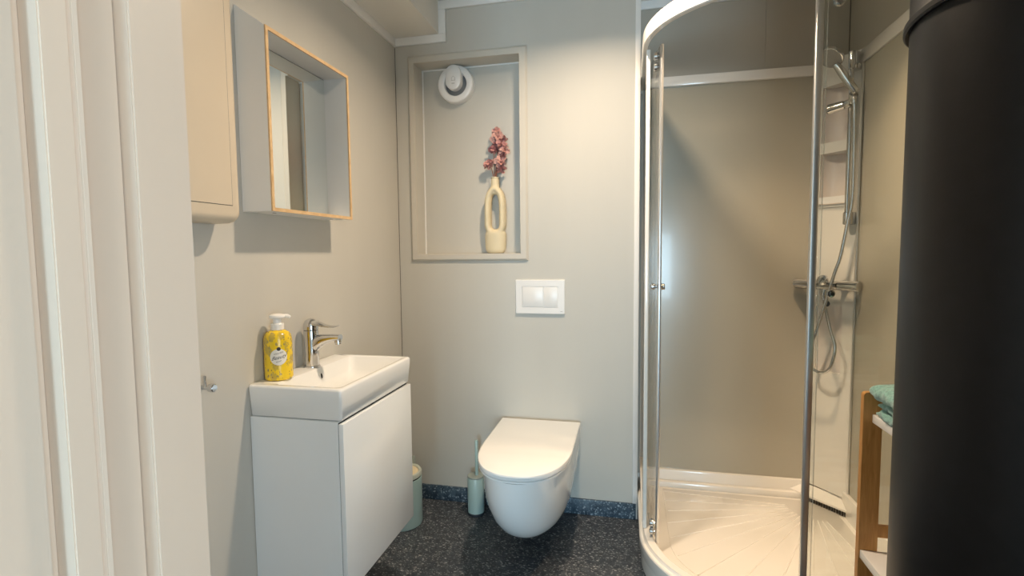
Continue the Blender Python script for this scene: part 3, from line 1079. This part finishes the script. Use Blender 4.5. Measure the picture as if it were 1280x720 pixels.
# back panel, right panel and their white top trims
to_obj('back_panel', bx(SX0+.035, .222, .17, 2.05, .243, 2.135, bev=.001), M['cabin_panel'], sh, smooth=False)
to_obj('right_panel', bx(2.158, SYF+.02, .195, 2.173, .04, 2.12, bev=.001), M['cabin_panel'], sh, smooth=False)
to_obj('top_trim', bx(SX0, .205, 2.125, 2.03, .244, 2.173, bev=.004), M['cabin_white'], sh)
to_obj('top_trim', bx(2.148, SYF+.01, 2.112, 2.1735, .062, 2.170, bev=.004), M['cabin_white'], sh)
to_obj('corner_profile', bx(2.150, .026, .2, 2.1575, .040, 2.118, bev=.002), M['alu'], sh)

# corner column with shelves; s runs along its diagonal face, d goes into the corner
CA = Vector((2.022, .222, 0))
CB = Vector((2.160, .036, 0))
ce = (CB-CA).normalized()
cn = Vector((-ce.y, ce.x, 0))
if cn.y < 0:
    cn = -cn                      # into the corner
CL = (CB-CA).length


def cpt(s, d, z):
    p = CA+ce*s+cn*d
    return Vector((p.x, p.y, z))


def cbox(bm, s0, s1, d0, d1, z0, z1):
    loft(bm, [[cpt(s0, d0, z0), cpt(s1, d0, z0), cpt(s1, d1, z0), cpt(s0, d1, z0)],
              [cpt(s0, d0, z1), cpt(s1, d0, z1), cpt(s1, d1, z1), cpt(s0, d1, z1)]])


S0, S1 = .045, .172                   # niche between these
bm = new()
cbox(bm, 0, CL, 0.012, .05, .17, .74)
cbox(bm, 0, S0, 0.0, .05, .74, 2.11)
cbox(bm, S1, CL, 0.0, .05, .74, 2.11)
cbox(bm, S0, S1, 0.012, .05, .74, 1.05)
cbox(bm, 0, CL, 0.0, .012, .17, .74)
cbox(bm, S0, S1, 0.0, .05, 1.05, 1.505)
cbox(bm, 0, CL, -.004, .05, 2.10, 2.172)
col = to_obj('corner_column', bm, M['cabin_white'], sh, smooth=False)
to_obj('moulded_recess', (lambda b: (cbox(b, S0+.001, S1-.001, .0105, .0125, .741, 1.049), b)[1])(new()), M['recess'], col, smooth=False)
# concave niche lining
bm = new()
n = 16
rr_ = []
for z in (1.505, 2.10):
    rr_.append([cpt((S0+S1)/2-(S1-S0)/2*cos(pi*i/n), .004+.062*sin(pi*i/n), z) for i in range(n+1)])
loft(bm, rr_, False, False, closed=False)
to_obj('niche_lining', bm, M['recess'], col)


def half_shelf(z0, z1, proud, m='cabin_white', r=.060):
    bm = new()
    poly = [((S0+S1)/2-(S1-S0)/2*cos(pi*i/n), .004+r*sin(pi*i/n)) for i in range(n+1)]
    poly += [(S1, -proud), (S0, -proud)]
    loft(bm, [[cpt(s, d, z0) for s, d in poly], [cpt(s, d, z1) for s, d in poly]])
    return to_obj('shelf', bm, M[m], col, ang=30)


half_shelf(2.055, 2.103, .004)
half_shelf(1.752, 1.800, .010)
half_shelf(1.505, 1.519, .006)
bm = new()
cbox(bm, S0-.004, S1+.018, -.020, -.016, 1.522, 1.552)
cbox(bm, S0-.004, S0, -.016, .0, 1.526, 1.548)
cbox(bm, S1+.014, S1+.018, -.016, .0, 1.526, 1.548)
to_obj('shelf_guard', bm, M['white_plastic'], col, smooth=False)

# triangular drain cover at the foot of the column
bm = new()
tri = [(1.945, .226), (2.160, -.012), (2.168, .05), (2.0, .236)]
loft(bm, [[(x, y, .122) for x, y in tri], [(tri[0][0], tri[0][1], .131), (tri[1][0], tri[1][1], .131), (tri[2][0], tri[2][1], .165), (tri[3][0], tri[3][1], .165)]])
dc = to_obj('drain_cover', bm, M['cabin_white'], sh, smooth=False)
bm = new()
for k in range(26):
    t = (k+.5)/26
    x, y = 1.952+(2.156-1.952)*t, .224+(-.008-.224)*t
    m_ = Matrix.Translation((x+.006, y+.006, 0)) @ Matrix.Rotation(atan2(-.238, .215), 4, 'Z')
    box(bm, -.0028, -.003, .098, .0028, .003, .123, mtx=m_)
to_obj('cover_shadow_teeth', bm, M['dark_gap'], dc, smooth=False)  # dark teeth stand in for the serrated shadow under the cover

# glass: fixed side panels, sliding doors, frames
sweep([(.0, 2.112), (.0, 2.160), (.004, 2.166), (.018, 2.166), (.021, 2.160), (.021, 2.112), (.018, 2.108), (.004, 2.108)], 'top_rail', 'cabin_white', sh)


def sheet(pts, z0, z1, thick=.005):
    """glass sheet following plan points"""
    n = len(pts)
    V = [Vector((x, y, 0)) for x, y in pts]
    rings = []
    for i in range(n):
        t = (V[min(i+1, n-1)]-V[max(i-1, 0)]).normalized()
        nn = Vector((-t.y, t.x, 0))*thick/2
        a, b = V[i]-nn, V[i]+nn
        rings.append([(a.x, a.y, z0), (b.x, b.y, z0), (b.x, b.y, z1), (a.x, a.y, z1)])
    return loft(new(), rings)


to_obj('wall_profile', bx(SX0+.012, .18, .235, SX0+.044, .22, 2.11, bev=.003), M['cabin_white'], sh)
to_obj('wall_profile', bx(2.145, SYF+.012, .145, 2.17, SYF+.040, 2.11, bev=.003), M['cabin_white'], sh)
fl = to_obj('side_glass', sheet([(SX0+.022, .185), (SX0+.022, -.325)], .15, 2.11), M['glass'], sh, smooth=False)
to_obj('edge_profile', bx(SX0+.014, -.345, .143, SX0+.030, -.322, 2.11, bev=.003), M['cabin_white'], fl)
fr = to_obj('side_glass', sheet([(1.735, SYF+.024), (2.148, SYF+.024)], .145, 2.11), M['glass'], sh, smooth=False)
to_obj('edge_profile', bx(1.717, SYF+.016, .143, 1.739, SYF+.032, 2.11, bev=.005, seg=3), M['alu'], fr)

# left sliding door, pushed back along the left side
ld = [(1.290, -.425), (1.276, -.36), (1.268, -.28), (1.265, -.18), (1.268, -.08), (1.276, .01)]
ld = [(p.x, p.y) for p in spline([(x, y, 0) for x, y in ld], 4)]
dl = to_obj('sliding_door', sheet(ld, .15, 2.09), M['glass'], sh)
bm = new()
mt = Matrix.Translation((1.2925, -.434, 0)) @ Matrix.Rotation(radians(14), 4, 'Z')
box(bm, -.005, -.010, .135, .005, .010, 2.09, bev=.002, mtx=mt)
to_obj('edge_profile', bm, M['alu'], dl)
kz = 1.172
bm = new()
for sgn in (-1, 1):
    lathe(bm, [(.006, .003), (.006, .010), (.011, .011), (.0125, .014), (.0125, .024), (.011, .026)], (1.288, -.412, kz), (sgn, -.15*sgn, 0), 20)
to_obj('door_knob', bm, M['chrome'], dl)
for zc in (2.06, 2.02, .20, .165):
    bm = new()
    lathe(bm, [(.012, -.010), (.016, -.007), (.016, .004), (.010, .006)], (1.276, -.40, zc), (1, -.2, 0), 20)
    tube(bm, [(1.272, -.40, zc), (1.288, -.402, zc)], .005, 10)
    to_obj('roller', bm, M['chrome'], dl)
# right sliding door, pushed behind the front glass
rd = [(1.752, -.728), (1.82, -.722), (1.90, -.716), (1.99, -.712), (2.07, -.708), (2.125, -.70)]
dr = to_obj('sliding_door', sheet(rd, .15, 2.09), M['glass'], sh)
to_obj('edge_profile', bx(1.746, -.735, .148, 1.760, -.723, 2.09, bev=.003), M['glass'], dr)
bm = new()
lathe(bm, [(.006, .003), (.006, .010), (.011, .011), (.0125, .014), (.0125, .022), (.011, .024)], (1.80, -.722, kz), (0, 1, 0), 20)
to_obj('door_knob', bm, M['chrome'], dr)
for zc in (2.06, .165):
    bm = new()
    lathe(bm, [(.012, -.010), (.016, -.007), (.016, .004), (.010, .006)], (1.79, -.728, zc), (0, 1, 0), 20)
    to_obj('roller', bm, M['chrome'], dr)

# ------------------------------------------------------------------ shower mixer, rail, hand shower
nf = -cn                               # out of the column towards the room


def fpt(s, out, z):
    p = CA+ce*s+nf*out
    return Vector((p.x, p.y, z))


mixs = thing('shower_mixer', 'chrome bar mixer valve on the shower corner column', 'shower mixer', fpt(.13, 0, 1.15))
MZ = 1.15
ms = .130
to_obj('valve_body', tube(new(), [fpt(ms-.062, .055, MZ), fpt(ms-.058, .055, MZ), fpt(ms+.052, .055, MZ), fpt(ms+.056, .055, MZ)], [.019, .022, .022, .019], 24), M['chrome'], mixs)
for sgn in (-1, 1):
    s0 = ms+sgn*.060
    s1 = ms+sgn*.152
    o = to_obj('control_handle', tube(new(), [fpt(s0, .055, MZ), fpt(s0+sgn*.002, .055, MZ), fpt(s1-sgn*.003, .055, MZ), fpt(s1, .055, MZ)], [.018, .0225, .0235, .020], 24), M['chrome'], mixs)
for s in (ms-.055, ms+.055):
    to_obj('wall_union', tube(new(), [fpt(s, .0, MZ), fpt(s, .008, MZ), fpt(s, .010, MZ), fpt(s, .045, MZ)], [.024, .024, .013, .013], 24), M['chrome'], mixs)
to_obj('diverter', lathe(new(), [(.016, .018), (.024, .022), (.026, .03), (.022, .038), (.008, .042)], fpt(ms-.0, .055, MZ+.010), (nf.x, nf.y, .5), 24), M['chrome'], mixs)
ot = to_obj('hose_outlet', lathe(new(), [(.013, 0), (.013, .03), (.011, .033), (.011, .05), (.006, .052)], fpt(ms-.008, .055, MZ-.018), (0, 0, -1), 22), M['chrome'], mixs)
bm = new()
kp = fpt(ms+.005, .062, MZ-.083)
tube(bm, [fpt(ms-.008, .055, MZ-.066), kp, kp+nf*.012+ce*.012], [.006, .010, .012], 16)
to_obj('stop_knob', bm, M['chrome'], mixs)
to_obj('knob_cap', lathe(new(), [(.0135, 0), (.0135, .005), (.010, .007)], kp+nf*.012+ce*.012, (nf+ce*.9), 20), M['rubber'], mixs)

rs = .206
rail = thing('shower_rail', 'chrome vertical riser rail on the shower corner column', 'shower rail', fpt(rs, 0, 1.43))
to_obj('rail', tube(new(), [fpt(rs, .045, 1.432), fpt(rs, .045, 2.15)], .0095, 18), M['chrome'], rail)
for z0, z1 in ((2.085, 2.160), (1.420, 1.475)):
    bm = new()
    tube(bm, [fpt(rs, .045, z0), fpt(rs, .045, z0+.003), fpt(rs, .045, z1-.003), fpt(rs, .045, z1)], [.012, .0145, .0145, .012], 20)
    m_ = Matrix.Translation(fpt(rs, .020, (z0+z1)/2)) @ Matrix.Rotation(atan2(ce.y, ce.x), 4, 'Z')
    box(bm, -.016, -.020, -(z1-z0)/2, .016, .020, (z1-z0)/2, bev=.003, mtx=m_)
    to_obj('bracket', bm, M['chrome'], rail)
sz = 1.940
bm = new()
tube(bm, [fpt(rs-.012, .058, sz), fpt(rs+.0, .058, sz), fpt(rs+.012, .058, sz)], [.017, .019, .017], 18)
tube(bm, [fpt(rs+.012, .06, sz+.002), fpt(rs+.032, .075, sz+.028)], [.014, .017], 18)
sl = to_obj('slider', bm, M['chrome'], rail)
to_obj('slider_knob', tube(new(), [fpt(rs-.012, .058, sz), fpt(rs-.018, .062, sz-.002), fpt(rs-.075, .078, sz-.010), fpt(rs-.079, .079, sz-.010)], [.013, .020, .0225, .019], 22), M['chrome'], sl)

hsw = thing('hand_shower', 'chrome round hand shower with a steel hose, hanging on the riser rail', 'hand shower', fpt(rs, .06, 1.99))
P0 = fpt(.243, .080, 1.985)        # socket end of the handle
P1 = fpt(.204, .128, 2.080)        # neck below the head
hd = spline([P0-(P1-P0)*.12, P0, P0*.5+P1*.5+nf*.003, P1, P1+(P1-P0)*.18+nf*.004], 6)
nn_ = len(hd)
to_obj('handle', tube(new(), hd, [.0125+.004*sin(pi*i/(nn_-1)) for i in range(nn_)], 18), M['chrome'], hsw)
hc = fpt(.186, .152, 2.126)
ax = (nf*.62+ce*(-.05)+Vector((0, 0, -.70))).normalized()
to_obj('head', lathe(new(), [(.012, -.022), (.036, -.019), (.048, -.010), (.0505, -.002), (.0495, .004), (.046, .006)], hc, ax, 40), M['chrome'], hsw)
sp_ = to_obj('spray_face', lathe(new(), [(.046, .005), (.044, .0075), (.001, .0085)], hc, ax, 40), M['nozzle_grey'], hsw)
bm = new()
_, u_, v_ = frame_from(ax)
for k in range(60):
    rr0 = .040*sqrt((k+.5)/60)
    a = k*2.39996
    lathe(bm, [(.0014, .007), (.001, .0098)], hc+u_*rr0*cos(a)+v_*rr0*sin(a), ax, 6)
to_obj('nozzle', bm, M['tag_grey'], sp_)['kind'] = 'stuff'

hose = [P0-Vector((0, 0, .033)), fpt(.240, .070, 1.88), fpt(.240, .064, 1.70), fpt(.239, .062, 1.53), fpt(.226, .070, 1.42), fpt(.205, .076, 1.28),
        fpt(.182, .082, 1.194), fpt(.120, .088, .957), fpt(.080, .088, .835), fpt(.085, .087, .775), fpt(.120, .086, .752), fpt(.158, .085, .756), fpt(.184, .082, .791),
        fpt(.196, .078, .876), fpt(.166, .070, .954), fpt(.132, .057, 1.045), fpt(ms-.008, .055, 1.088)]
hp = spline(hose, 14)
to_obj('hose', tube(new(), hp, [.0068+.0006*(i % 2) for i in range(len(hp))], 12), M['chrome'], hsw)
to_obj('hose_nut', lathe(new(), [(.0095, 0), (.0105, .004), (.0105, .022), (.008, .03)], P0-Vector((0, 0, .028)), (0, 0, -1), 18), M['chrome'], hsw)

# ------------------------------------------------------------------ bamboo rack with towels
RKX, RKY = 1.808, -.935
rk = thing('bamboo_rack', 'bamboo rack with white shelves standing beside the shower glass', 'rack', (1.95, -1.04, 0))
RW = .31
for i, (x, y) in enumerate(((RKX, RKY), (RKX+RW-.047, RKY), (RKX, RKY-.225), (RKX+RW-.047, RKY-.225))):
    bm = new()
    poly = rrect(x, 0, x+.047, .919, .010, 5)
    poly = [(a, max(b, 0)) for a, b in poly]
    loft(bm, [[(a, y-.009, b) for a, b in poly], [(a, y+.009, b) for a, b in poly]])
    leg = to_obj('leg', bm, M['bamboo'], rk, ang=40)
for z in (.508, .14):
    for y in (RKY, RKY-.225):
        to_obj('crossbar', bx(RKX+.047, y-.007, z, RKX+RW-.047, y+.007, z+.034, bev=.002), M['bamboo'], rk)
for z, x0 in ((.836, RKX+.022), (.447, RKX+.004), (.10, RKX+.002)):
    to_obj('shelf', bx(x0, RKY-.23, z, RKX+RW-.006, RKY-.0085, z+.023, bev=.0015), M['shelf_white'], rk)


def towel(name, label, x0, x1, y0, y1, z0, hgt, layers, m, seed, group='folded towels on the bamboo rack'):
    """folded terry towel: a stack of rounded folds, each a stadium section swept along Y"""
    t = thing(name, label, 'towel', ((x0+x1)/2, (y0+y1)/2, z0), group)
    rng = random.Random(seed)
    h = hgt/layers
    for k in range(layers):
        za = z0+k*h
        ox = rng.uniform(-.003, .003)+k*.004
        zc, rz = za+h*.5, h*.5
        rings = []
        ny = 30
        for i in range(ny+1):
            f = i/ny
            e = min(f, 1-f)
            sc = sqrt(max(.05, 1-(1-min(1, e*9))**2))
            y = y0+(y1-y0)*f
            ring = []
            nseg = 12
            for side in (0, 1):
                for j in range(nseg+1):
                    a = (pi/2 if side == 0 else -pi/2)+pi*j/nseg
                    cx_ = (x0+ox+rz*1.3) if side == 0 else (x1+ox-rz)
                    rx = rz*1.3 if side == 0 else rz
                    wob = .0022*sin(17*f+2.1*a+seed+k)+.0016*sin(41*f-3*a+seed*2)
                    sag = .004*sin(5*f+seed+k*1.7)
                    xx = cx_+(rx+wob)*cos(a)*(.7+.3*sc)+(sag if side == 0 else 0)
                    zz_ = zc+(rz+wob*.8)*sin(a)*sc
                    ring.append((xx, y+wob, max(z0+.0004, zz_)))
                # points between the two round ends
                xa, xb = ((x0+ox+rz*1.3), (x1+ox-rz)) if side == 0 else ((x1+ox-rz), (x0+ox+rz*1.3))
                sgn = -1 if side == 0 else 1
                for j in range(1, 10):
                    g = j/10
                    xx = xa+(xb-xa)*g
                    wob = .0022*sin(19*f*1.3+31*xx*3+seed)+.0015*sin(47*f+60*xx)
                    ring.append((xx, y, max(z0+.0004, zc+sgn*(rz+wob)*sc)))
            rings.append(ring)
        to_obj('fold', loft(new(), rings), M[m], t, ang=80)
    return t


ZS = .8592
towel('folded_towel', 'lower green towel folded flat on the rack\'s top shelf', RKX+.018, RKX+.27, RKY-.215, RKY-.025, ZS, .044, 2, 'towel', 2)
towel('folded_towel', 'thick turquoise towel folded on top of the lower green one', RKX+.004, RKX+.255, RKY-.215, RKY-.025, ZS+.045, .050, 1, 'towel2', 5)
towel('folded_towel', 'topmost green towel set back at the top of the towel pile', RKX+.085, RKX+.25, RKY-.212, RKY-.06, ZS+.096, .038, 1, 'towel', 9)

# ------------------------------------------------------------------ big black cylinder at the right
KX, KY, KR = 1.895, -1.493, .24
KZ = 1.70
tk = thing('black_cylinder', 'tall matte black cylinder with a lipped lid at the right, in front of the rack', 'cylinder', (KX, KY, 0))
to_obj('body', lathe(new(), [(KR-.004, 0), (KR, .004), (KR, KZ+.012)], (KX, KY, 0), (0, 0, 1), 128), M['black'], tk)
to_obj('lid', lathe(new(), [(KR-.004, KZ+.004), (KR+.006, KZ), (KR+.0095, KZ+.003), (KR+.0095, KZ+.012), (KR+.004, KZ+.016), (KR+.001, KZ+.022), (KR+.001, KZ+.075), (KR-.02, KZ+.10), (KR-.09, KZ+.125), (.001, KZ+.135)],
                    (KX, KY, 0), (0, 0, 1), 128, cap1=False), M['black'], tk)

for o in bpy.data.objects:
    if '_base' in o:
        del o['_base']
